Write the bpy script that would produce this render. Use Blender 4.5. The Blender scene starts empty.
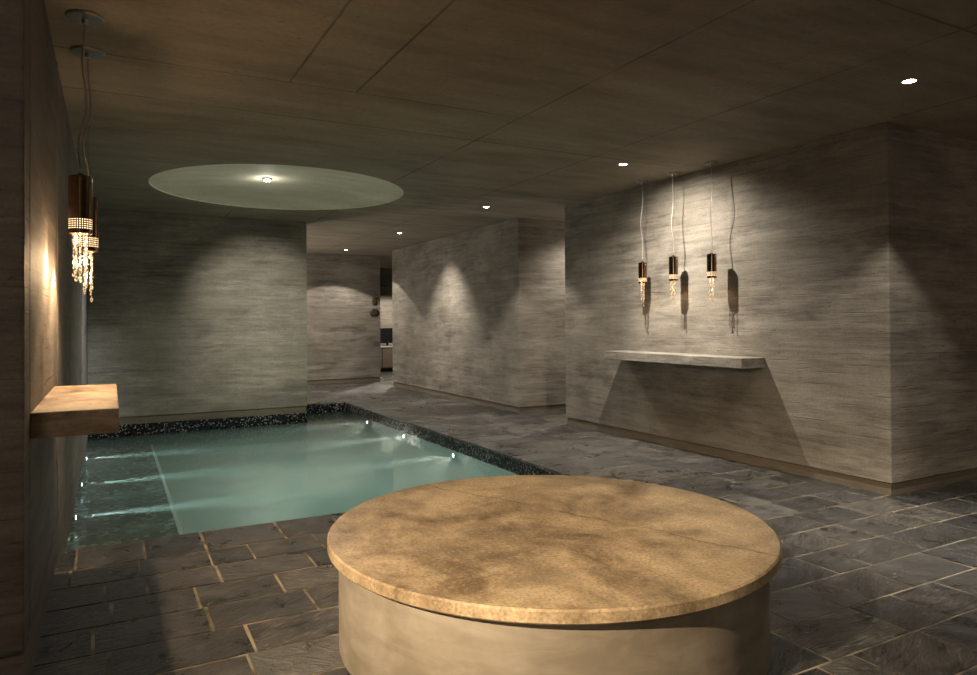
import bpy, bmesh, math, random
from mathutils import Vector, Matrix
PI = math.pi
R = math.radians
scene = bpy.context.scene
col = scene.collection
random.seed(7)

# ------------------------------------------------------------------ helpers
def link(o):
    col.objects.link(o); return o

def obj(name, bm, mat, parent=None, smooth=False, bevel=0.0, recalc=True):
    if recalc:
        bmesh.ops.recalc_face_normals(bm, faces=bm.faces)
    me = bpy.data.meshes.new(name)
    bm.to_mesh(me); bm.free()
    me.materials.append(mat)
    if smooth:
        me.shade_smooth()
        me.set_sharp_from_angle(angle=R(35))
    o = link(bpy.data.objects.new(name, me))
    if parent: o.parent = parent
    if bevel:
        m = o.modifiers.new('bevel', 'BEVEL'); m.width = bevel; m.segments = 2; m.limit_method = 'ANGLE'
    return o

def tag(o, label=None, cat=None, group=None, kind=None):
    if label: o['label'] = label
    if cat: o['category'] = cat
    if group: o['group'] = group
    if kind: o['kind'] = kind
    return o

def empty(name, loc):
    o = link(bpy.data.objects.new(name, None)); o.location = loc; o.empty_display_size = 0.05
    return o

def copy_tree(o, parent=None):
    c = o.copy(); col.objects.link(c)
    if parent: c.parent = parent
    for ch in list(o.children): copy_tree(ch, c)
    return c

def box(bm, x0, x1, y0, y1, z0, z1):
    v = [bm.verts.new((x, y, z)) for z in (z0, z1) for y in (y0, y1) for x in (x0, x1)]
    for f in ((0,2,3,1),(4,5,7,6),(0,1,5,4),(2,6,7,3),(0,4,6,2),(1,3,7,5)):
        bm.faces.new([v[i] for i in f])
    return v

def lathe(bm, prof, seg=48, loc=(0,0,0), axis='Z'):
    """prof: list of (r, h); r==0 closes to a point"""
    rings = []
    for r, h in prof:
        ring = []
        n = 1 if r < 1e-6 else seg
        for i in range(n):
            a = 2*PI*i/seg
            p = Vector((r*math.cos(a), r*math.sin(a), h))
            if axis == 'X': p = Vector((p.z, p.x, p.y))
            if axis == 'Y': p = Vector((p.x, p.z, p.y))
            ring.append(bm.verts.new(p + Vector(loc)))
        rings.append(ring)
    for a, b in zip(rings, rings[1:]):
        for i in range(seg):
            j = (i+1) % seg
            if len(a) == 1 and len(b) == 1: continue
            if len(a) == 1: bm.faces.new((a[0], b[j], b[i]))
            elif len(b) == 1: bm.faces.new((a[i], a[j], b[0]))
            else: bm.faces.new((a[i], a[j], b[j], b[i]))

def tube(bm, pts, r, seg=8):
    rings = []
    for k, p in enumerate(pts):
        p = Vector(p)
        t = (Vector(pts[min(k+1, len(pts)-1)]) - Vector(pts[max(k-1, 0)])).normalized()
        a = t.orthogonal().normalized() if k == 0 else (rings_a - t*rings_a.dot(t)).normalized()
        rings_a = a
        b = t.cross(a)
        rings.append([bm.verts.new(p + (a*math.cos(2*PI*i/seg) + b*math.sin(2*PI*i/seg))*r) for i in range(seg)])
    for a, b in zip(rings, rings[1:]):
        for i in range(seg):
            bm.faces.new((a[i], a[(i+1) % seg], b[(i+1) % seg], b[i]))
    bm.faces.new(rings[0][::-1]); bm.faces.new(rings[-1])

# ------------------------------------------------------------------ node helpers
class NT:
    def __init__(s, name):
        s.m = bpy.data.materials.new(name); s.m.use_nodes = True
        s.t = s.m.node_tree; s.n = s.t.nodes; s.n.clear()
        s.out = s.n.new('ShaderNodeOutputMaterial')
        s.obj = None
    def put(s, sock, v):
        if isinstance(v, bpy.types.NodeSocket): s.t.links.new(v, sock)
        elif v is not None: sock.default_value = v
    def coords(s):
        if not s.obj: s.obj = s.n.new('ShaderNodeTexCoord')
        return s.obj.outputs['Object']
    def scale(s, v, sc, off=(0,0,0)):
        m = s.n.new('ShaderNodeMapping'); s.put(m.inputs['Vector'], v)
        m.inputs['Scale'].default_value = sc; m.inputs['Location'].default_value = off
        return m.outputs[0]
    def noise(s, v, scale, detail=4, rough=.55, dist=0):
        m = s.n.new('ShaderNodeTexNoise'); s.put(m.inputs['Vector'], v)
        m.inputs['Scale'].default_value = scale; m.inputs['Detail'].default_value = detail
        m.inputs['Roughness'].default_value = rough; m.inputs['Distortion'].default_value = dist
        return m.outputs['Fac']
    def white(s, v):
        m = s.n.new('ShaderNodeTexWhiteNoise'); m.noise_dimensions = '3D'; s.put(m.inputs['Vector'], v); return m.outputs['Value']
    def math(s, op, a, b=None, c=None, clamp=False):
        m = s.n.new('ShaderNodeMath'); m.operation = op; m.use_clamp = clamp
        s.put(m.inputs[0], a)
        if b is not None: s.put(m.inputs[1], b)
        if c is not None: s.put(m.inputs[2], c)
        return m.outputs[0]
    def rng(s, v, a, b, c=0., d=1., clamp=True):
        m = s.n.new('ShaderNodeMapRange'); m.clamp = clamp
        s.put(m.inputs[0], v)
        for i, x in enumerate((a, b, c, d)): s.put(m.inputs[i+1], x)
        return m.outputs[0]
    def sep(s, v):
        m = s.n.new('ShaderNodeSeparateXYZ'); s.put(m.inputs[0], v); return m.outputs
    def comb(s, x, y, z):
        m = s.n.new('ShaderNodeCombineXYZ')
        for i, q in enumerate((x, y, z)): s.put(m.inputs[i], q)
        return m.outputs[0]
    def mix(s, f, a, b, mode='MIX'):
        m = s.n.new('ShaderNodeMix'); m.data_type = 'RGBA'; m.blend_type = mode
        s.put(m.inputs[0], f)
        s.put(m.inputs[6], a if not isinstance(a, tuple) else (*a, 1)[:4]); s.put(m.inputs[7], b if not isinstance(b, tuple) else (*b, 1)[:4])
        return m.outputs[2]
    def bump(s, h, strength=.3, dist=.01, n=None):
        m = s.n.new('ShaderNodeBump'); m.inputs['Strength'].default_value = strength; m.inputs['Distance'].default_value = dist
        s.put(m.inputs['Height'], h)
        if n is not None: s.put(m.inputs['Normal'], n)
        return m.outputs[0]
    def bsdf(s, color, rough=.6, metal=0., normal=None, spec=.5, emis=None, estr=0.):
        m = s.n.new('ShaderNodeBsdfPrincipled')
        s.put(m.inputs['Base Color'], color if not isinstance(color, tuple) else (*color, 1)[:4])
        s.put(m.inputs['Roughness'], rough); s.put(m.inputs['Metallic'], metal)
        m.inputs['Specular IOR Level'].default_value = spec
        if normal is not None: s.put(m.inputs['Normal'], normal)
        if emis is not None:
            s.put(m.inputs['Emission Color'], emis if not isinstance(emis, tuple) else (*emis, 1)[:4]); s.put(m.inputs['Emission Strength'], estr)
        s.t.links.new(m.outputs[0], s.out.inputs['Surface'])
        return m

def boarded(name, base, dark, light, board=.075, amp=1.0):
    """board-marked concrete: thin horizontal boards, streaks, stains"""
    t = NT(name); v = t.coords(); x, y, z = t.sep(v)[:3]
    wob = t.math('MULTIPLY', t.math('SUBTRACT', t.noise(v, 1.1, 4), .5), .035)
    zz = t.math('DIVIDE', t.math('ADD', z, wob), board)
    idx = t.math('FLOOR', zz); fr = t.math('FRACT', zz)
    along = t.math('ADD', x, y)
    seg = t.math('FLOOR', t.math('ADD', t.math('DIVIDE', along, 1.3), t.math('MULTIPLY', t.white(t.comb(idx, 3.1, 0)), 5)))
    rnd = t.white(t.comb(idx, seg, 1.7))
    streak = t.noise(t.scale(v, (1.6, 1.6, 26)), 1.0, 6, .68, .3)
    short = t.noise(t.scale(v, (4.5, 4.5, 38), (2, 5, 1)), 1.0, 4, .65, .2)
    blot = t.noise(t.scale(v, (1, 1, 1.7)), 1.0, 6, .65, .5)
    drip = t.noise(t.scale(v, (3.2, 3.2, .5), (7, 2, 4)), 1.0, 4, .6)
    grain = t.noise(v, 70, 2, .6)
    edge = t.rng(t.math('ABSOLUTE', t.math('SUBTRACT', fr, .5)), .44, .5, 0, 1)
    edge = t.math('MULTIPLY', edge, t.rng(t.noise(t.scale(v, (2.6, 2.6, 13), (3, 3, 3)), 1.0, 4), .5, .66, 0, 1))
    f = t.math('ADD', t.math('MULTIPLY', t.rng(streak, .28, .72), .34), t.math('MULTIPLY', rnd, .10))
    f = t.math('ADD', f, t.math('MULTIPLY', t.rng(blot, .34, .66), .34))
    mid = t.noise(t.scale(v, (1.5, 1.5, 8), (8, 3, 6)), 1.0, 5, .7, .4)
    f = t.math('ADD', f, t.math('MULTIPLY', t.rng(mid, .36, .64, -.5, .5, True), .30))
    f = t.math('ADD', f, t.math('MULTIPLY', t.rng(short, .3, .7), .18))
    f = t.math('ADD', f, t.math('MULTIPLY', t.rng(drip, .3, .7), .12))
    c = t.mix(t.rng(f, .22, .80), dark, light)
    c = t.mix(t.rng(t.noise(t.scale(v, (1, 1, 2), (5, 1, 2)), 1.0, 4), .42, .66, 0, .55), c, base)
    c = t.mix(t.rng(grain, .45, .75, 0, .28), c, tuple(q*.5 for q in dark))
    dash = t.rng(t.noise(t.scale(v, (5, 5, 70), (9, 9, 9)), 1.0, 2), .66, .74, 0, .7)
    pits = t.rng(t.noise(t.scale(v, (1, 1, 2.2)), 22, 2), .70, .76, 0, .5)
    c = t.mix(t.math('MAXIMUM', t.math('MAXIMUM', t.math('MULTIPLY', edge, .5), t.math('MULTIPLY', dash, .6)), pits), c, tuple(q*.35 for q in dark))
    h = t.math('SUBTRACT', t.math('ADD', t.math('MULTIPLY', rnd, .3), t.math('ADD', t.math('MULTIPLY', streak, 1.0), t.math('MULTIPLY', short, .6))), t.math('ADD', t.math('MULTIPLY', edge, .7), t.math('MAXIMUM', dash, pits)))
    t.bsdf(c, t.rng(streak, .3, .7, .6, .8), normal=t.bump(h, .5*amp, .007), spec=.3)
    return t.m

M = {}
M['wall'] = boarded('board_marked_concrete', (.185, .165, .135), (.095, .083, .068), (.31, .285, .245))
M['wall_green'] = boarded('board_marked_concrete_cool', (.20, .185, .15), (.11, .102, .082), (.32, .30, .25))
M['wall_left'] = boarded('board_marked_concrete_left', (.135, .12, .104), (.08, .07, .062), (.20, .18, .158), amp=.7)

def smooth_concrete(name, dark, light, lines=False):
    t = NT(name); v = t.coords(); x, y, z = t.sep(v)[:3]
    a = t.noise(v, .7, 6, .62, .4); b = t.noise(t.scale(v, (1, 5, 5)), 1.1, 5, .6); g = t.noise(v, 30, 3)
    f = t.math('ADD', t.math('MULTIPLY', a, .55), t.math('MULTIPLY', b, .45))
    c = t.mix(t.rng(f, .36, .64), dark, light)
    c = t.mix(t.rng(g, .3, .7, 0, .25), c, tuple(q*.6 for q in dark))
    pits = t.rng(t.noise(v, 34, 1), .73, .78, 0, .5)
    c = t.mix(pits, c, tuple(q*.3 for q in dark))
    h = t.math('MULTIPLY', g, .3)
    if lines:
        jitter = t.math('MULTIPLY', t.math('SUBTRACT', t.noise(v, 3, 3), .5), .012)
        acc = None
        # (axis, position, lower limit, upper limit along the line)
        for ax, p0, lo, hi in [('y', 1.85, -3, 9), ('y', 4.05, -2, 2.45), ('y', 4.72, -2, 5), ('y', 6.55, .2, 5), ('y', 9.2, 2.4, 9), ('y', 10.9, -2, 9), ('y', 7.05, 4.3, 9), ('y', 13.2, 2, 9),
                               ('x', .9, -3, 4.05), ('x', 1.29, -3, 4.05), ('x', 2.435, -3, 20), ('x', 3.565, -3, 20), ('x', 4.7, -3, 2.9), ('x', 1.3, 9, 20)]:
            cross, al = (y, x) if ax == 'y' else (x, y)
            d = t.math('ABSOLUTE', t.math('SUBTRACT', t.math('ADD', cross, jitter), p0))
            l = t.rng(d, .003, .011, 1, 0)
            l = t.math('MULTIPLY', l, t.math('MULTIPLY', t.math('GREATER_THAN', al, lo), t.math('LESS_THAN', al, hi)))
            acc = l if acc is None else t.math('MAXIMUM', acc, l)
        acc = t.math('MULTIPLY', acc, t.rng(t.noise(v, 1.7, 2), .35, .6, .35, 1))
        c = t.mix(t.math('MULTIPLY', acc, .75), c, tuple(q*.3 for q in dark))
        h = t.math('SUBTRACT', h, acc)
    t.bsdf(c, .72, normal=t.bump(h, .35, .005), spec=.25)
    return t.m
M['ceiling'] = smooth_concrete('ceiling_concrete', (.18, .15, .115), (.36, .305, .24), True)
M['dome'] = smooth_concrete('dome_concrete_lit', (.62, .59, .48), (.88, .85, .70))  # pale base colour stands in for light inside the dome
M['plinth'] = boarded('plinth_concrete', (.15, .12, .09), (.10, .085, .062), (.19, .16, .12), board=.3)

def slate():
    t = NT('slate_tiles'); v = t.coords()
    at = t.n.new('ShaderNodeVertexColor'); at.layer_name = 'tile'
    r = t.sep(at.outputs['Color'])
    off = t.n.new('ShaderNodeVectorMath'); off.operation = 'MULTIPLY_ADD'
    t.put(off.inputs[0], at.outputs['Color']); off.inputs[1].default_value = (31, 17, 9); t.put(off.inputs[2], v)
    w = off.outputs[0]
    # cleft grain: every tile split along its own direction
    rot = t.n.new('ShaderNodeVectorRotate'); rot.rotation_type = 'Z_AXIS'; t.put(rot.inputs['Vector'], w)
    t.put(rot.inputs['Angle'], t.rng(r[2], 0, 1, -.55, .75))
    w2 = rot.outputs[0]
    g1 = t.noise(t.scale(w2, (3, 14, 1)), 2.0, 6, .65, 1.0)
    g2 = t.noise(w2, 6, 6, .65, .5)
    g3 = t.noise(t.scale(w2, (10, 60, 10)), 1.6, 4, .7, .8)
    g4 = t.noise(w2, 120, 2, .6)
    f = t.math('ADD', t.math('MULTIPLY', g1, .3), t.math('ADD', t.math('MULTIPLY', g2, .35), t.math('MULTIPLY', g3, .35)))
    dk = t.mix(r[0], (.006, .007, .008), (.040, .037, .033)); lt = t.mix(r[1], (.05, .052, .052), (.155, .14, .118))
    c = t.mix(t.rng(f, .40, .62), dk, lt)
    glint_streaks = t.math('MULTIPLY', t.rng(g3, .56, .68, 0, 1), t.rng(t.math('ADD', t.math('MULTIPLY', g2, .8), t.math('MULTIPLY', r[1], .25)), .45, .65, 0, .8))
    c = t.mix(glint_streaks, c, (.36, .35, .32))  # pale streaks paint silvery glints along the cleft grain
    h = t.math('ADD', t.math('MULTIPLY', g1, .9), t.math('ADD', t.math('MULTIPLY', g2, .5), t.math('ADD', t.math('MULTIPLY', g3, .55), t.math('MULTIPLY', g4, .12))))
    t.bsdf(c, t.rng(g2, .35, .65, .25, .46), normal=t.bump(h, 1, .022), spec=.8)
    return t.m
M['slate'] = slate()
def grout():
    t = NT('tile_grout'); v = t.coords()
    c = t.mix(t.rng(t.noise(v, 5, 5), .38, .62), (.07, .06, .045), (.36, .31, .225))
    t.bsdf(c, .8, normal=t.bump(t.noise(v, 90, 3), .4, .004), spec=.3); return t.m
M['grout'] = grout()

def mosaic(name, dark, light, bright, size=.02, thr=.86, glow=0):
    t = NT(name); v = t.coords()
    n = t.n.new('ShaderNodeVectorMath'); n.operation = 'DIVIDE'; t.put(n.inputs[0], v); n.inputs[1].default_value = (size, size, size)
    ad = t.n.new('ShaderNodeVectorMath'); ad.operation = 'ADD'; t.put(ad.inputs[0], n.outputs[0]); ad.inputs[1].default_value = (.37, .41, .33)
    fl = t.n.new('ShaderNodeVectorMath'); fl.operation = 'FLOOR'; t.put(fl.inputs[0], ad.outputs[0])
    rn = t.white(fl.outputs[0])
    c = t.mix(t.rng(rn, 0, thr), dark, light)
    b = t.math('GREATER_THAN', rn, thr)
    c = t.mix(b, c, bright)
    t.bsdf(c, t.rng(rn, 0, 1, .12, .4), spec=.25)
    return t.m
M['black_mosaic'] = mosaic('black_mosaic', (.004, .004, .005), (.014, .015, .015), (.26, .26, .23), .0125, .9)
M['ledge_mosaic'] = mosaic('ledge_mosaic', (.002, .003, .003), (.016, .026, .023), (.20, .30, .26), .036, .88)

def plain(name, color, rough=.5, metal=0., spec=.5, emis=None, estr=0., bumps=None):
    t = NT(name)
    nrm = None
    v = t.coords()
    n = t.noise(v, bumps or 40, 3)
    c = t.mix(t.rng(n, .3, .7), tuple(q*.88 for q in color), tuple(min(1, q*1.08) for q in color))
    if bumps: nrm = t.bump(n, .2, .003)
    t.bsdf(c, rough, metal, nrm, spec, emis, estr); return t.m

def stone_top():
    t = NT('travertine_top'); v = t.coords()
    a = t.noise(v, 1.6, 7, .62, .7); b = t.noise(v, 6, 6, .7, .4); g = t.noise(v, 90, 3, .6)
    s = t.noise(t.scale(v, (3, 1.2, 1)), 2.2, 6, .65, .8)
    f = t.math('ADD', t.math('MULTIPLY', a, .6), t.math('ADD', t.math('MULTIPLY', b, .3), t.math('MULTIPLY', s, .2)))
    c = t.mix(t.rng(f, .44, .64), (.17, .115, .062), (.66, .50, .31))
    c = t.mix(t.rng(t.noise(t.scale(v, (1, 1, 1), (4, 2, 1)), 2.6, 5, .6), .5, .68, 0, .65), c, (.17, .13, .085))
    c = t.mix(t.rng(t.noise(t.scale(v, (1, 1, 1), (1, 7, 1)), 4.5, 7, .75, .5), .55, .72, 0, .6), c, (.62, .50, .34))
    c = t.mix(t.rng(g, .45, .7, 0, .6), c, (.13, .09, .055))
    c = t.mix(t.rng(t.noise(v, 75, 5, .75), .52, .7, 0, .4), c, (.66, .56, .42))
    # one faint crack and two hairlines across the slab
    x, y, z = t.sep(v)[:3]
    wob = t.math('MULTIPLY', t.math('SUBTRACT', t.noise(v, 2.2, 5, .7), .5), .16)
    ln = t.math('ABSOLUTE', t.math('ADD', t.math('ADD', t.math('MULTIPLY', x, .86), t.math('MULTIPLY', y, .34)), t.math('SUBTRACT', wob, .15)))
    l = t.math('MULTIPLY', t.rng(ln, .001, .007, 1, 0), t.rng(t.noise(v, 3.1, 3), .36, .5, .15, .6))
    c = t.mix(l, c, (.08, .055, .03))
    h = t.math('SUBTRACT', t.math('ADD', t.math('MULTIPLY', g, .4), t.math('MULTIPLY', b, .8)), l)
    t.bsdf(c, t.rng(b, .3, .7, .38, .6), normal=t.bump(h, .4, .004), spec=.4); return t.m
M['stone_top'] = stone_top()
def drum():
    t = NT('drum_plaster'); v = t.coords()
    a = t.noise(v, 2.2, 6, .6, .6); b = t.noise(t.scale(v, (1, 1, 3)), 5, 5, .6, .5)
    f = t.math('ADD', t.math('MULTIPLY', a, .6), t.math('MULTIPLY', b, .4))
    c = t.mix(t.rng(f, .4, .62), (.19, .16, .12), (.31, .27, .215))
    t.bsdf(c, .6, normal=t.bump(f, .3, .01), spec=.35); return t.m
M['drum'] = drum()
def shelf_stone(name, dark, light):
    t = NT(name); v = t.coords()
    a = t.noise(t.scale(v, (2.2, 1.2, 9)), 3, 6, .65, .6); g = t.noise(v, 50, 3)
    c = t.mix(t.rng(a, .36, .64), dark, light); c = t.mix(t.rng(g, .5, .7, 0, .3), c, tuple(q*.5 for q in dark))
    t.bsdf(c, .6, normal=t.bump(a, .4, .005), spec=.3); return t.m
M['shelf'] = shelf_stone('shelf_concrete', (.15, .138, .12), (.31, .29, .255))
M['shelf_warm'] = shelf_stone('shelf_concrete_warm', (.15, .11, .078), (.34, .265, .19))
M['bronze'] = plain('polished_bronze', (.27, .18, .12), .13, 1.0)
M['chrome'] = plain('brushed_nickel', (.42, .42, .40), .28, 1.0)
M['cord'] = plain('cord', (.30, .28, .25), .5)
M['black'] = plain('black_plastic', (.01, .01, .011), .25)
M['counter'] = plain('cabinet_wood', (.16, .12, .09), .5, bumps=8)
M['counter_top'] = plain('white_counter', (.5, .48, .45), .4)
M['brown'] = plain('carved_brown_wood', (.05, .028, .012), .55, bumps=30)
M['lens'] = plain('lamp_lens', (1, .95, .85), .3, emis=(1, .93, .80), estr=45)
M['lens_dim'] = plain('lamp_lens_far', (1, .95, .85), .3, emis=(1, .93, .80), estr=22)
M['pool_lens'] = plain('pool_lamp_lens', (.8, 1, .95), .3, emis=(.72, 1.0, .92), estr=14)
M['bulb'] = plain('warm_bulb', (1, .8, .5), .3, emis=(1, .70, .38), estr=18)
M['pool_plaster'] = plain('pool_plaster', (.34, .40, .33), .6, bumps=3)

def perforated():
    t = NT('perforated_bronze')
    uv = t.n.new('ShaderNodeTexCoord').outputs['UV']; u, w = t.sep(uv)[:2]
    fu = t.math('SUBTRACT', t.math('FRACT', t.math('MULTIPLY', u, 30)), .5); fw = t.math('SUBTRACT', t.math('FRACT', t.math('MULTIPLY', w, 5)), .5)
    d = t.math('SQRT', t.math('ADD', t.math('MULTIPLY', fu, fu), t.math('MULTIPLY', fw, fw)))
    dot = t.rng(d, .20, .30, 1, 0)
    c = t.mix(dot, (.16, .09, .05), (1, .75, .45))
    t.bsdf(c, .2, t.math('SUBTRACT', 1, dot), emis=(1, .66, .36), estr=t.math('MULTIPLY', dot, 2.6)); return t.m  # glowing dots painted for bulb light coming through the holes
M['perf'] = perforated()
def crystal():
    t = NT('crystal'); v = t.coords()
    tr = t.n.new('ShaderNodeBsdfTransparent'); tr.inputs[0].default_value = (1, .95, .88, 1)
    gl = t.n.new('ShaderNodeBsdfGlossy'); gl.inputs['Roughness'].default_value = .08; gl.inputs['Color'].default_value = (1, .93, .82, 1)
    em = t.n.new('ShaderNodeEmission'); em.inputs[0].default_value = (1, .70, .40, 1)  # emission stands in for bulb light caught in the crystals
    n = t.noise(v, 120, 1)
    t.put(em.inputs[1], t.rng(n, .45, .68, .15, 3.2))
    m1 = t.n.new('ShaderNodeMixShader'); m1.inputs[0].default_value = .5
    t.t.links.new(tr.outputs[0], m1.inputs[1]); t.t.links.new(gl.outputs[0], m1.inputs[2])
    m2 = t.n.new('ShaderNodeMixShader'); m2.inputs[0].default_value = .33
    t.t.links.new(m1.outputs[0], m2.inputs[1]); t.t.links.new(em.outputs[0], m2.inputs[2])
    t.t.links.new(m2.outputs[0], t.out.inputs['Surface']); return t.m
M['crystal'] = crystal()

def water():
    t = NT('pool_water'); v = t.coords()
    fr = t.n.new('ShaderNodeFresnel'); fr.inputs[0].default_value = 1.33
    nb = t.bump(t.noise(v, 5, 3, .5), .10, .01)
    t.put(fr.inputs['Normal'], nb)
    tr = t.n.new('ShaderNodeBsdfTransparent'); tr.inputs[0].default_value = (.96, 1, .99, 1)
    gl = t.n.new('ShaderNodeBsdfGlossy'); gl.inputs['Roughness'].default_value = .05; t.put(gl.inputs['Normal'], nb)
    mx = t.n.new('ShaderNodeMixShader'); t.put(mx.inputs[0], fr.outputs[0])
    t.t.links.new(tr.outputs[0], mx.inputs[1]); t.t.links.new(gl.outputs[0], mx.inputs[2])
    t.t.links.new(mx.outputs[0], t.out.inputs['Surface'])
    vs = t.n.new('ShaderNodeVolumeScatter'); vs.inputs['Color'].default_value = (.92, .96, .88, 1); vs.inputs['Density'].default_value = .35
    vs.inputs['Anisotropy'].default_value = .1
    va = t.n.new('ShaderNodeVolumeAbsorption'); va.inputs['Color'].default_value = (.36, .78, .75, 1); va.inputs['Density'].default_value = .34
    ad = t.n.new('ShaderNodeAddShader')
    t.t.links.new(vs.outputs[0], ad.inputs[0]); t.t.links.new(va.outputs[0], ad.inputs[1])
    t.t.links.new(ad.outputs[0], t.out.inputs['Volume'])
    return t.m
M['water'] = water()

# ------------------------------------------------------------------ dimensions
H = 2.6
XL = -.2465                       # face of the left wall
PX1, PY0, PY1, ZW = 3.2, 4.45, 10.66, -.14   # pool
X0, X1, Y0, Y1 = -2.2, 9.5, -3.2, 19.0       # extent of the building part

# ------------------------------------------------------------------ floor: slate tiles in rows
def build_floor():
    bm = bmesh.new(); lay = bm.loops.layers.color.new('tile')
    rows = []
    y = 4.08
    ys = [4.45, 4.08]
    while y > Y0: y -= .27; ys.append(y)
    ys = ys[::-1]; y = 4.45
    while y < PY1 - .01: y += .27; ys.append(y)
    PYe = y
    while y < Y1: y += .27; ys.append(y)
    g = .005
    for a, b in zip(ys, ys[1:]):
        inpool = a > 4.4 and b < PYe + .02
        x = PX1 if inpool else X0
        if inpool: spans_start = PX1
        while x < X1:
            w = random.choice((.2, .26, .32, .32, .38, .42, .48)) + random.uniform(-.03, .03)
            x2 = min(x + w, X1)
            gg = g + random.uniform(0, .003)
            xa = x + (0 if (inpool and x == PX1) else gg); xb = x2 - gg
            if xb - xa > .03:
                ya, yb = a + gg, b - gg
                if abs(b - 4.45) < .01: yb = b
                c = (random.random(), random.random(), random.random(), 1)
                tx, ty = random.uniform(-.004, .004), random.uniform(-.006, .006)
                cx, cy = (xa+xb)/2, (ya+yb)/2
                j = lambda: random.uniform(-.0025, .0025)
                cs = [(xa+j(), ya+j()), (xb+j(), ya+j()), (xb+j(), yb if yb == b else yb+j()), (xa if xa == PX1 else xa+j(), yb if yb == b else yb+j())]
                top = [bm.verts.new((px, py, (px-cx)*tx + (py-cy)*ty + .0004)) for px, py in cs]
                e = .004
                low = [bm.verts.new((px + (e*0 if True else 0), py, -.02)) for px, py in cs]
                fs = [bm.faces.new(top)] + [bm.faces.new((low[i], low[(i+1) % 4], top[(i+1) % 4], top[i])) for i in range(4)]
                for f in fs:
                    for l in f.loops: l[lay] = c
            x = x2
    o = obj('floor', bm, M['slate'], recalc=False); tag(o, kind='structure')
    bm = bmesh.new()
    zt, zb = -.0022, -.06
    box(bm, X0, X1, Y0, PY0 - .001, zb, zt); box(bm, PX1 + .001, X1, PY0 - .001, PYe, zb, zt); box(bm, X0, X1, PYe + .001, Y1, zb, zt)
    tag(obj('floor_grout_bed', bm, M['grout']), kind='structure')
    return PYe
PYe = build_floor()
PY1 = PYe

# ------------------------------------------------------------------ ceiling with the round dome recess
DC, DR, DD = (1.575, 7.44), 1.255, .12
def build_ceiling():
    bm = bmesh.new(); n = 96
    ring = [bm.verts.new((DC[0] + DR*math.cos(2*PI*i/n), DC[1] + DR*math.sin(2*PI*i/n), H)) for i in range(n)]
    # square collar around the hole then rectangles
    s = 1.5
    sq = []
    for i in range(n):
        a = 2*PI*i/n; c, d = math.cos(a), math.sin(a); k = s/max(abs(c), abs(d))
        sq.append(bm.verts.new((DC[0] + k*c, DC[1] + k*d, H)))
    for i in range(n):
        j = (i+1) % n
        bm.faces.new((ring[i], sq[i], sq[j], ring[j]))
    def rect(xa, xb, ya, yb):
        bm.faces.new([bm.verts.new(p) for p in ((xa, ya, H), (xa, yb, H), (xb, yb, H), (xb, ya, H))])
    rect(X0, X1, Y0, DC[1]-s); rect(X0, X1, DC[1]+s, Y1); rect(X0, DC[0]-s, DC[1]-s, DC[1]+s); rect(DC[0]+s, X1, DC[1]-s, DC[1]+s)
    bm.faces.new([bm.verts.new(p) for p in ((X0, Y0, H+.4), (X1, Y0, H+.4), (X1, Y1, H+.4), (X0, Y1, H+.4))])
    tag(obj('ceiling', bm, M['ceiling'], recalc=False), kind='structure')
    bm = bmesh.new()
    prof = [(DR, 0), (DR, .012)]
    for k in range(1, 13):
        q = k/12; prof.append((DR*(1-q), .012 + (DD-.012)*(1-(1-q)**2)))
    prof[-1] = (0, DD)
    lathe(bm, prof, 96, (DC[0], DC[1], H))
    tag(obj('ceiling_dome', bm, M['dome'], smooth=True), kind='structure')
build_ceiling()

# ------------------------------------------------------------------ walls
PH = .085
def wall(name, x0, x1, y0, y1, mat, z0=PH, z1=H, bevel=.004):
    bm = bmesh.new(); box(bm, x0, x1, y0, y1, z0, z1)
    return tag(obj(name, bm, mat, bevel=bevel), kind='structure')
trim_n = [0]
def plinth(x0, x1, y0, y1, ph=PH, z0=0):
    trim_n[0] += 1
    bm = bmesh.new(); r = .012
    box(bm, x0+r, x1-r, y0+r, y1-r, z0, ph-.006); box(bm, x0+.03, x1-.03, y0+.03, y1-.03, ph-.006, ph)
    tag(obj('trim_%d' % trim_n[0], bm, M['plinth']), kind='structure')
AX = 4.76
wall('wall_right', AX, 8.2, 2.97, 6.92, M['wall']); plinth(AX, 8.2, 2.97, 6.92)
wall('wall_middle', AX, 8.2, 8.0, 12.74, M['wall']); plinth(AX, 8.2, 8.0, 12.74)
wall('wall_back', XL, 2.36, 9.62, 9.87, M['wall_green'], z0=.09); plinth(XL, 2.36, 9.62, 9.87, .09)
wall('wall_hall', -.5, 4.93, 13.9, 14.2, M['wall']); plinth(-.5, 4.93, 13.9, 14.2)
# left wall with its near end facing the camera
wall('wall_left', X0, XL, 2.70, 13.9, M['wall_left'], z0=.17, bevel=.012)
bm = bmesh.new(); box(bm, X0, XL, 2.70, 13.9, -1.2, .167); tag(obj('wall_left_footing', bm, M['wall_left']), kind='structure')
for yj in (2.885, 4.30):
    bm = bmesh.new(); box(bm, XL-.01, XL+.0012, yj-.003, yj+.003, .18, 2.6)
    trim_n[0] += 1; tag(obj('trim_%d' % trim_n[0], bm, M['plinth']), kind='structure')
wall('wall_far', 3.0, X1, 17.0, 17.25, M['wall']); plinth(3.0, X1, 17.0, 17.25)
wall('wall_end', X1, X1+.2, Y0, Y1, M['wall'], z0=0)
wall('wall_behind', X0, X1, Y0-.2, Y0, M['wall'], z0=0)
wall('wall_side', X0-.2, X0, Y0, Y1, M['wall'], z0=0)

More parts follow.
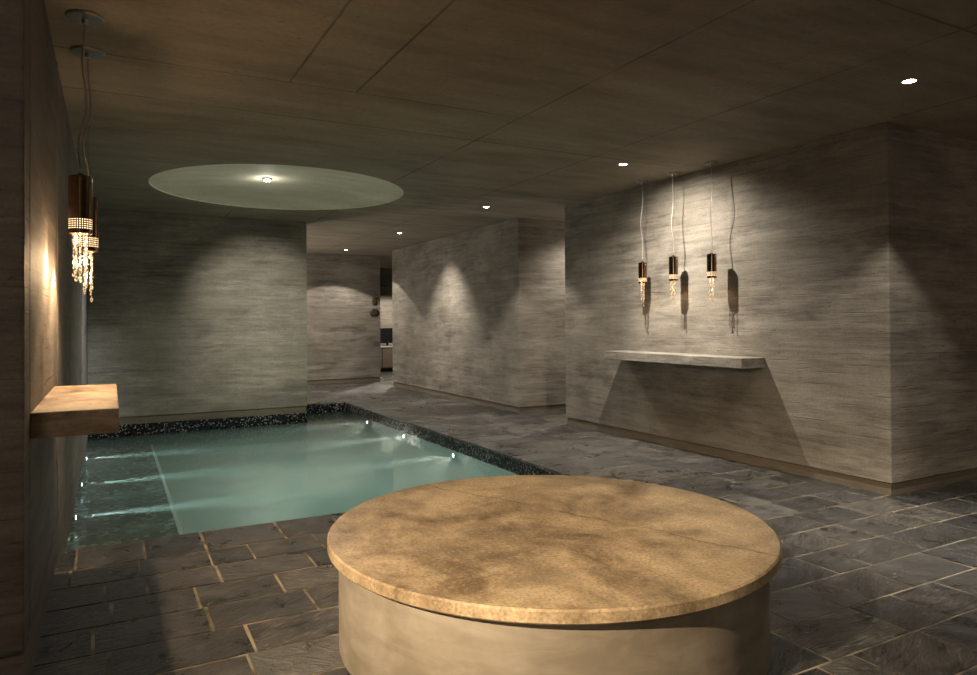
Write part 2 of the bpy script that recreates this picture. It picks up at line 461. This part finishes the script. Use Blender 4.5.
# ------------------------------------------------------------------ pool basin
ZB = -.95
bm = bmesh.new(); box(bm, XL, PX1+.3, PY0-.3, PY1+.3, ZB-.1, ZB)
tag(obj('pool_floor', bm, M['pool_plaster']), kind='structure')
bm = bmesh.new(); box(bm, PX1, PX1+.25, PY0-.25, PY1+.25, ZB, -.0205)        # right rim
tag(obj('pool_wall_right', bm, M['black_mosaic']), kind='structure')
bm = bmesh.new(); box(bm, XL, PX1, PY1, PY1+.25, ZB, -.0205)                 # back rim
tag(obj('pool_wall_back', bm, M['black_mosaic']), kind='structure')
bm = bmesh.new(); box(bm, XL, PX1, PY0-.25, PY0, ZB, -.0205)                 # near rim
tag(obj('pool_wall_near', bm, M['black_mosaic']), kind='structure')
bm = bmesh.new(); box(bm, XL+.0, 2.36, 9.62, 9.87, ZW+.001, 0)
tag(obj('pool_beam', bm, M['black_mosaic']), kind='structure')
bm = bmesh.new(); box(bm, XL, .44, PY0, 9.62, ZB, -.27)
tag(obj('pool_ledge', bm, M['ledge_mosaic'], bevel=.006), kind='structure')
bm = bmesh.new(); box(bm, .425, .452, PY0, 9.62, -.285, -.262)
tag(obj('pool_ledge_edge', bm, plain('painted_lit_edge', (.42, .52, .48), .4)), kind='structure')  # pale strip paints the lit line along the ledge edge
bm = bmesh.new(); box(bm, XL+.001, PX1-.001, PY0+.001, PY1-.001, ZB+.001, ZW)
tag(obj('pool_water', bm, M['water']), 'still teal glowing pool water between the left wall and the slate floor', 'water', kind='stuff')

# ------------------------------------------------------------------ round stone table
TC, TR, TZ = (1.566, 2.408), .8765, .411
t = empty('round_table', (TC[0], TC[1], 0))
tag(t, 'low round table with golden stone top on a plastered drum base', 'table')
bm = bmesh.new()
prof = [(0, TZ-.044), (TR-.006, TZ-.044), (TR, TZ-.038), (TR, TZ-.006), (TR-.006, TZ), (TR*.5, TZ), (0, TZ)]
lathe(bm, prof, 160); obj('table_top', bm, M['stone_top'], t, smooth=True)
bm = bmesh.new(); lathe(bm, [(0, 0), (TR-.046, 0), (TR-.042, .004), (TR-.042, TZ-.045), (0, TZ-.045)], 160)
obj('drum_base', bm, M['drum'], t, smooth=True)

# ------------------------------------------------------------------ shelves
def shelf(label, x0, x1, y0, y1, z0, z1, mat):
    bm = bmesh.new(); box(bm, x0, x1, y0, y1, z0, z1)
    tag(obj('wall_shelf', bm, mat, bevel=.005), label, 'shelf')
shelf('short thick stone shelf on the left wall glowing warm under pendant lights', XL, .026, 2.88, 4.05, .832, .922, M['shelf_warm'])
shelf('long grey concrete shelf on the right wall below three pendants', 4.49, AX, 4.03, 5.83, .83, .915, M['shelf'])

# ------------------------------------------------------------------ pendants
def cyl_band(name, r, z0, z1, mat, parent, seg=48, caps=False):
    bm = bmesh.new(); uvl = bm.loops.layers.uv.new('UVMap')
    lo = [bm.verts.new((r*math.cos(2*PI*i/seg), r*math.sin(2*PI*i/seg), z0)) for i in range(seg)]
    hi = [bm.verts.new((v.co.x, v.co.y, z1)) for v in lo]
    for i in range(seg):
        j = (i+1) % seg; f = bm.faces.new((lo[i], lo[j], hi[j], hi[i]))
        for l, (u, w) in zip(f.loops, ((i/seg, 0), ((i+1)/seg, 0), ((i+1)/seg, 1), (i/seg, 1))): l[uvl].uv = (u, w)
    return obj(name, bm, mat, parent, smooth=True)

def pendant(label, x, y, ztop, zbot, ztip, rad, group, canopy_dx=0, wav=.02, strands=7, seed=1, canopy_r=.06):
    rnd = random.Random(seed)
    L = ztop - zbot
    p = empty('pendant_light', (x, y, H)); tag(p, label, 'pendant light', group)
    zt, zb = ztop - H, zbot - H
    bm = bmesh.new(); lathe(bm, [(0, 0), (canopy_r, 0), (canopy_r, -.006), (canopy_r*.93, -.012), (.014, -.014), (.012, -.03), (.004, -.034), (0, -.034)], 40, (canopy_dx, 0, 0))
    obj('canopy', bm, M['chrome'], p, smooth=True)
    bm = bmesh.new(); pts = []
    n = 28
    for k in range(n+1):
        q = k/n; s = math.sin(q*PI)
        amp = wav*s*(.35 + q)
        pts.append((canopy_dx*(1-q) + amp*math.sin(q*9 + seed), amp*math.cos(q*7 + seed*2), -.03 + q*(zt + .035 + .03)))
    tube(bm, pts, .003, 6); obj('cord', bm, M['cord'], p)
    bm = bmesh.new(); tube(bm, [(.0 + px*.3 + .008, py*.3, pz) for px, py, pz in pts[::1]], .0011, 5); obj('suspension_wire', bm, M['chrome'], p)
    # body: closed top, open bottom
    bh = L*.26
    bm = bmesh.new()
    lathe(bm, [(0, zt+.012), (.01, zt+.012), (.012, zt+.001), (rad-.004, zt), (rad, zt-.004), (rad, zb+bh), (rad-.003, zb+bh), (rad-.003, zt-.006), (0, zt-.006)], 48)
    obj('tube_body', bm, M['bronze'], p, smooth=True)
    b = cyl_band('perforated_band', rad-.0005, zb+bh*.28, zb+bh, M['perf'], p)
    bm = bmesh.new(); lathe(bm, [(rad, zb), (rad+.001, zb+.001), (rad+.001, zb+bh*.28), (rad-.003, zb+bh*.28), (rad-.003, zb), (rad, zb)], 48)
    obj('rim', bm, M['bronze'], p, smooth=True)
    bm = bmesh.new(); lathe(bm, [(0, -.004), (.004, -.003), (.005, 0), (.004, .003), (0, .004)], 10, (0, rad+.003, zt-.02), 'Y')
    obj('side_screw', bm, M['chrome'], p, smooth=True)
    bm = bmesh.new(); lathe(bm, [(0, -.004), (.004, -.003), (.005, 0), (.004, .003), (0, .004)], 10, (0, -rad-.003, zt-.02), 'Y')
    obj('side_screw', bm, M['chrome'], p, smooth=True)
    bm = bmesh.new(); lathe(bm, [(0, zb+.055), (.008, zb+.057), (.012, zb+.068), (.012, zb+.095), (0, zb+.1)], 16)
    obj('bulb', bm, M['bulb'], p, smooth=True)
    CL = zbot - ztip
    for k in range(strands):
        a = 2*PI*k/strands + rnd.random()*.5; rr = rad*(.72 if k % 2 else .35)
        sx, sy = rr*math.cos(a), rr*math.sin(a)
        ln = CL*(rnd.uniform(.6, .85) if k else 1.0)
        bm = bmesh.new()
        z = zb + .02
        tube(bm, [(sx, sy, z), (sx, sy, zb-ln)], .0006, 4)
        z = zb - .004
        while z > zb - ln + .02:
            s = rnd.uniform(.0042, .0062)*(rad/.055)**.5
            m = Matrix.Translation((sx + rnd.uniform(-.004, .004), sy + rnd.uniform(-.004, .004), z)) @ Matrix.Rotation(rnd.random()*3, 4, 'Z') @ Matrix.Scale(1.15, 4, (0, 0, 1))
            bmesh.ops.create_icosphere(bm, subdivisions=1, radius=s, matrix=m)
            z -= s*2.15
        m = Matrix.Translation((sx, sy, zb-ln)) @ Matrix.Scale(1.9, 4, (0, 0, 1))
        bmesh.ops.create_icosphere(bm, subdivisions=1, radius=.008*(rad/.055)**.5, matrix=m)
        obj('crystal_strand', bm, M['crystal'], p)
    return p
GL, GR = 'pendants over the left shelf', 'pendants over the right shelf'
pendant('nearer bronze tube pendant with crystal strands over the left wall shelf', -.119, 3.60, 1.883, 1.627, 1.385, .047, GL, .018, strands=8, seed=3, canopy_r=.078)
pendant('farther bronze tube pendant with crystals, half hidden behind the nearer left one', -.101, 4.05, 1.862, 1.59, 1.35, .047, GL, .0, strands=7, seed=5, canopy_r=.078)
pendant('bronze crystal pendant farthest from the wall corner, at far end of the long shelf', 4.61, 5.36, 1.796, 1.592, 1.374, .041, GR, 0, strands=5, seed=7)
pendant('middle bronze crystal pendant of the three over the long right shelf', 4.61, 4.93, 1.818, 1.594, 1.36, .041, GR, 0, strands=5, seed=11)
pendant('bronze crystal pendant nearest the wall corner, at near end of the long shelf', 4.61, 4.457, 1.802, 1.593, 1.372, .041, GR, 0, strands=5, seed=13)

# ------------------------------------------------------------------ downlights
def downlight(label, x, y, z=H, lens='lens', r=.034, group='recessed ceiling downlights'):
    d = empty('downlight', (x, y, z)); tag(d, label, 'downlight', group)
    bm = bmesh.new(); lathe(bm, [(r, .0), (r+.012, 0), (r+.014, -.003), (r+.012, -.005), (r+.001, -.004), (r, .0)], 32)
    obj('trim_ring', bm, M['chrome'], d, smooth=True)
    bm = bmesh.new(); lathe(bm, [(0, -.006), (r*.6, -.005), (r, -.001), (r, .0005), (0, .0005)], 24)
    obj('lens', bm, M[lens], d, smooth=True)
    return d
downlight('lit round downlight in the ceiling in front of the right wall corner', 4.06, 2.40)
downlight('lit round downlight in the ceiling beside the three right pendants', 3.963, 4.85)
downlight('lit round downlight in the ceiling by the gap between right and middle walls', 3.963, 7.41)
downlight('lit round downlight in the ceiling near far end of the middle wall', 3.93, 10.17)
downlight('farthest small lit downlight in the ceiling before the hall end wall', 3.915, 12.95, lens='lens_dim')
LZ = H + DD - .03
d = empty('dome_lamp', (1.42, 7.44, H + DD - .004)); tag(d, 'bright lamp in the middle of the round ceiling dome over the pool', 'downlight')
bm = bmesh.new(); lathe(bm, [(0, .01), (.05, .01), (.052, -.012), (.04, -.02), (.036, -.014), (0, -.014)], 32); obj('housing', bm, M['chrome'], d, smooth=True)
bm = bmesh.new(); lathe(bm, [(0, -.03), (.022, -.028), (.034, -.018), (.034, -.0145), (0, -.0145)], 24); obj('lens', bm, M['lens'], d, smooth=True)

# ------------------------------------------------------------------ pool lights
def pool_light(label, x, y, z, sgn):
    d = empty('pool_light', (x, y, z)); tag(d, label, 'pool light', 'underwater pool lights')
    bm = bmesh.new(); lathe(bm, [(0, 0), (.027, 0), (.027, sgn*.012), (.021, sgn*.018), (.019, sgn*.012), (0, sgn*.012)], 28, (0, 0, 0), 'X'); obj('housing', bm, M['chrome'], d, smooth=True)
    bm = bmesh.new(); lathe(bm, [(0, sgn*.013), (.0185, sgn*.013), (.014, sgn*.02), (0, sgn*.024)], 20, (0, 0, 0), 'X'); obj('lens', bm, M['pool_lens'], d, smooth=True)
for y, l in ((6.0, 'underwater light on the left pool wall nearest the camera'), (7.2, 'middle underwater light on the left pool wall'), (8.55, 'underwater light on the left pool wall nearest the back wall')):
    pool_light(l, XL, y, -.195, 1)
for y, l in ((6.72, 'underwater light on the right pool rim nearest the round table'), (8.15, 'middle underwater light on the right pool rim'), (9.55, 'underwater light on the right pool rim nearest the hall')):
    pool_light(l, PX1, y, -.185, -1)

# ------------------------------------------------------------------ hall things
def plaque(label, cx, cz, w, h, notch):
    o = bpy.data.objects.new('wall_carving', None)
    bm = bmesh.new(); n = 40; ring0 = []; ring1 = []; ring2 = []
    for i in range(n):
        a = 2*PI*i/n; k = 1 + notch*math.cos(6*a)
        q = lambda s, y: bm.verts.new((w/2*k*s*math.copysign(abs(math.cos(a))**.7, math.cos(a)), y, h/2*k*s*math.copysign(abs(math.sin(a))**.7, math.sin(a))))
        ring0.append(q(1, 0)); ring1.append(q(1, -.02)); ring2.append(q(.7, -.04))
    for A, B in ((ring0, ring1), (ring1, ring2)):
        for i in range(n): bm.faces.new((A[i], A[(i+1) % n], B[(i+1) % n], B[i]))
    bm.faces.new(ring2); bm.faces.new(ring0[::-1])
    o = obj('wall_carving', bm, M['brown'], smooth=True); o.location = (cx, 13.9, cz)
    tag(o, label, 'wall ornament', 'brown carvings on the hall wall')
plaque('small brown carved ornament on the hall wall, upper of two', 4.80, 1.66, .10, .16, .05)
plaque('wider brown carved ornament on the hall wall, lower of two', 4.79, 1.43, .19, .15, .03)
c = empty('cabinet', (6.2, 16.7, 0)); tag(c, 'low brown cabinet with pale top glimpsed in the far room', 'cabinet')
bm = bmesh.new(); box(bm, -1.0, 1.6, -.28, .29, .09, .60); obj('cabinet_body', bm, M['counter'], c)
bm = bmesh.new(); box(bm, -.98, 1.58, -.25, .27, 0, .09); obj('kick_base', bm, M['black'], c)
bm = bmesh.new(); box(bm, -1.02, 1.62, -.31, .29, .60, .635); obj('counter_top', bm, M['counter_top'], c, bevel=.004)
for k in range(4):
    bm = bmesh.new(); box(bm, -.98 + k*.645, -.98 + k*.645 + .63, -.30, -.28, .11, .585); dr = obj('door', bm, M['counter'], c, bevel=.003)
    bm = bmesh.new(); box(bm, -.7 + k*.645, -.62 + k*.645, -.312, -.30, .54, .55); obj('handle', bm, M['chrome'], dr)
s = empty('monitor', (6.07, 16.62, .635)); tag(s, 'black flat screen standing on the low cabinet in the far room', 'screen')
bm = bmesh.new(); box(bm, -.3, .3, -.02, .02, .07, .44); obj('screen', bm, M['black'], s, bevel=.004)
bm = bmesh.new(); box(bm, -.03, .03, -.012, .012, .008, .08); box(bm, -.13, .13, -.08, .08, 0, .01); obj('stand', bm, M['black'], s)

# ------------------------------------------------------------------ lights
def spot(loc, target, power, angle, blend=.5, color=(1, .9, .75), size=.03):
    l = bpy.data.lights.new('spot', 'SPOT'); l.energy = power; l.spot_size = R(angle); l.spot_blend = blend; l.color = color; l.shadow_soft_size = size
    o = link(bpy.data.objects.new('spot', l)); o.location = loc
    o.rotation_euler = (Vector(target)-Vector(loc)).to_track_quat('-Z', 'Y').to_euler()
    return o
def point(loc, power, color, size=.03):
    l = bpy.data.lights.new('point', 'POINT'); l.energy = power; l.color = color; l.shadow_soft_size = size
    o = link(bpy.data.objects.new('point', l)); o.location = loc; return o
NEU = (1, .895, .755); COOL = (1, .94, .80); WARM = (1, .68, .38)
def down(x, y, p, ang=98, blend=.25, color=NEU, core=0, z=H-.012):
    spot((x, y, z), (x, y, 0), p, ang, blend, color, .018)
    if core: spot((x, y, z), (x, y, 0), core, 60, .8, color, .02)
down(4.06, 2.40, 90, core=230)
spot((3.963, 4.87, H-.012), (4.70, 4.90, .75), 255, 138, 1, NEU, .016)
spot((3.963, 4.87, H-.012), (4.55, 4.90, .6), 130, 62, 1, NEU, .016)
down(3.963, 7.41, 120, 98, .3, core=40)
spot((3.93, 10.17, H-.012), (4.72, 10.1, 1.2), 170, 72, .9, NEU, .018); down(3.93, 10.17, 60, 110, .6)
down(3.915, 12.95, 120, 116, .12, core=90)
down(5.7, 7.45, 100, 140, 1)
down(6.2, 15.6, 260, 130)
# dome lamp, with extra beams from it and an added pool uplight
spot((1.42, 7.44, H+.06), (1.42, 7.6, 0), 150, 135, 1, COOL, .03)
spot((1.42, 7.44, H+.06), (1.75, 9.6, 1.35), 190, 52, 1, COOL, .03)
spot((1.42, 7.44, H+.06), (XL, 8.6, .9), 250, 46, 1, (.92, .97, 1), .03)
point((1.42, 7.44, H+.015), 1.8, COOL, .04)
spot((1.3, 6.6, -.9), (1.5, 7.2, H), 27, 120, 1, (1, .84, .70), .05)  # unseen uplight added on the pool floor to brighten the dome
spot((1.42, 7.44, H+.05), (.75, 3.4, 0), 80, 48, 1, (1, .95, .85), .03)  # beam added to bring out glints on the near floor
# warm lamp beyond the end of the left wall
spot((-1.5, .8, 2.05), (1.22, 2.2, .4), 960, 44, 1, (1, .775, .51), .03)
# added fill lights, unseen: behind the camera, the back wall and in side passages
point((-1.3, -1.4, 2.0), 75, (1, .82, .62), .5)
point((7.2, .2, 1.0), 25, (1, .80, .60), .5)
point((1.2, 12.2, .8), 150, (1, .92, .8), .3)
point((7.6, 7.45, 1.2), 60, (1, .9, .75), .3)
down(4.0, -.6, 20)
down(1.2, -1.4, 90)
# left pendants
for p in ((-.119, 3.60, 1.627), (-.101, 4.05, 1.59)): point((p[0], p[1], p[2]+.046), 60, WARM, .01)
for y in (5.36, 4.93, 4.457): point((4.61, y, 1.593+.04), 2.5, WARM, .01)
for p in ((-.119, 3.60, 1.50), (-.101, 4.05, 1.46)): point(p, 8.5, WARM, .012)  # points added among the crystals to throw warm streaks on the wall
# pool lights, plus added ones under the near rim
PC = (.90, 1, .90)
for y in (6.0, 7.2, 8.55):
    spot((XL+.04, y, -.195), (3.2, y+.1, -.26), 800, 7, .9, (.66, 1, .94), .01)
for y in (6.72, 8.15, 9.55):
    spot((PX1-.04, y, -.185), (0, y-.1, -.26), 420, 8, .8, PC, .01)
    spot((PX1-.04, y, -.185), (1.6, y, -1.2), 15, 90, 1, (1, .98, .86), .02)
for x in (1.1, 2.4): spot((x, PY0+.03, -.5), (1.6, 9, -1.6), 19, 100, 1, (1, .96, .84), .03)  # unseen spots added below the rim to brighten the water

# ------------------------------------------------------------------ world, camera
w = bpy.data.worlds.new('world'); scene.world = w; w.use_nodes = True
w.node_tree.nodes['Background'].inputs[0].default_value = (.5, .5, .5, 1); w.node_tree.nodes['Background'].inputs[1].default_value = .02

yaw, pitch, roll, f, cy = .4937, .0101, -.0063, 701.78, 314.34
F = Vector((math.sin(yaw)*math.cos(pitch), math.cos(yaw)*math.cos(pitch), math.sin(pitch)))
Rt = Vector((math.cos(yaw), -math.sin(yaw), 0)); U = Rt.cross(F)
R2 = Rt*math.cos(roll) + U*math.sin(roll); U2 = -Rt*math.sin(roll) + U*math.cos(roll)
cam = bpy.data.cameras.new('camera'); co = link(bpy.data.objects.new('camera', cam))
co.matrix_world = Matrix(((R2.x, U2.x, -F.x, 0), (R2.y, U2.y, -F.y, 0), (R2.z, U2.z, -F.z, 1.2272), (0, 0, 0, 1)))
cam.sensor_width = 36; cam.lens = f*36/977; cam.shift_y = (cy - 337.5)/977; cam.clip_start = .02
scene.camera = co
scene.view_settings.view_transform = 'Standard'; scene.view_settings.look = 'None'; scene.view_settings.exposure = .22
cy_ = scene.cycles
cy_.use_denoising = True; cy_.max_bounces = 8; cy_.diffuse_bounces = 5; cy_.glossy_bounces = 4; cy_.transparent_max_bounces = 16; cy_.volume_bounces = 2
cy_.sample_clamp_indirect = 6
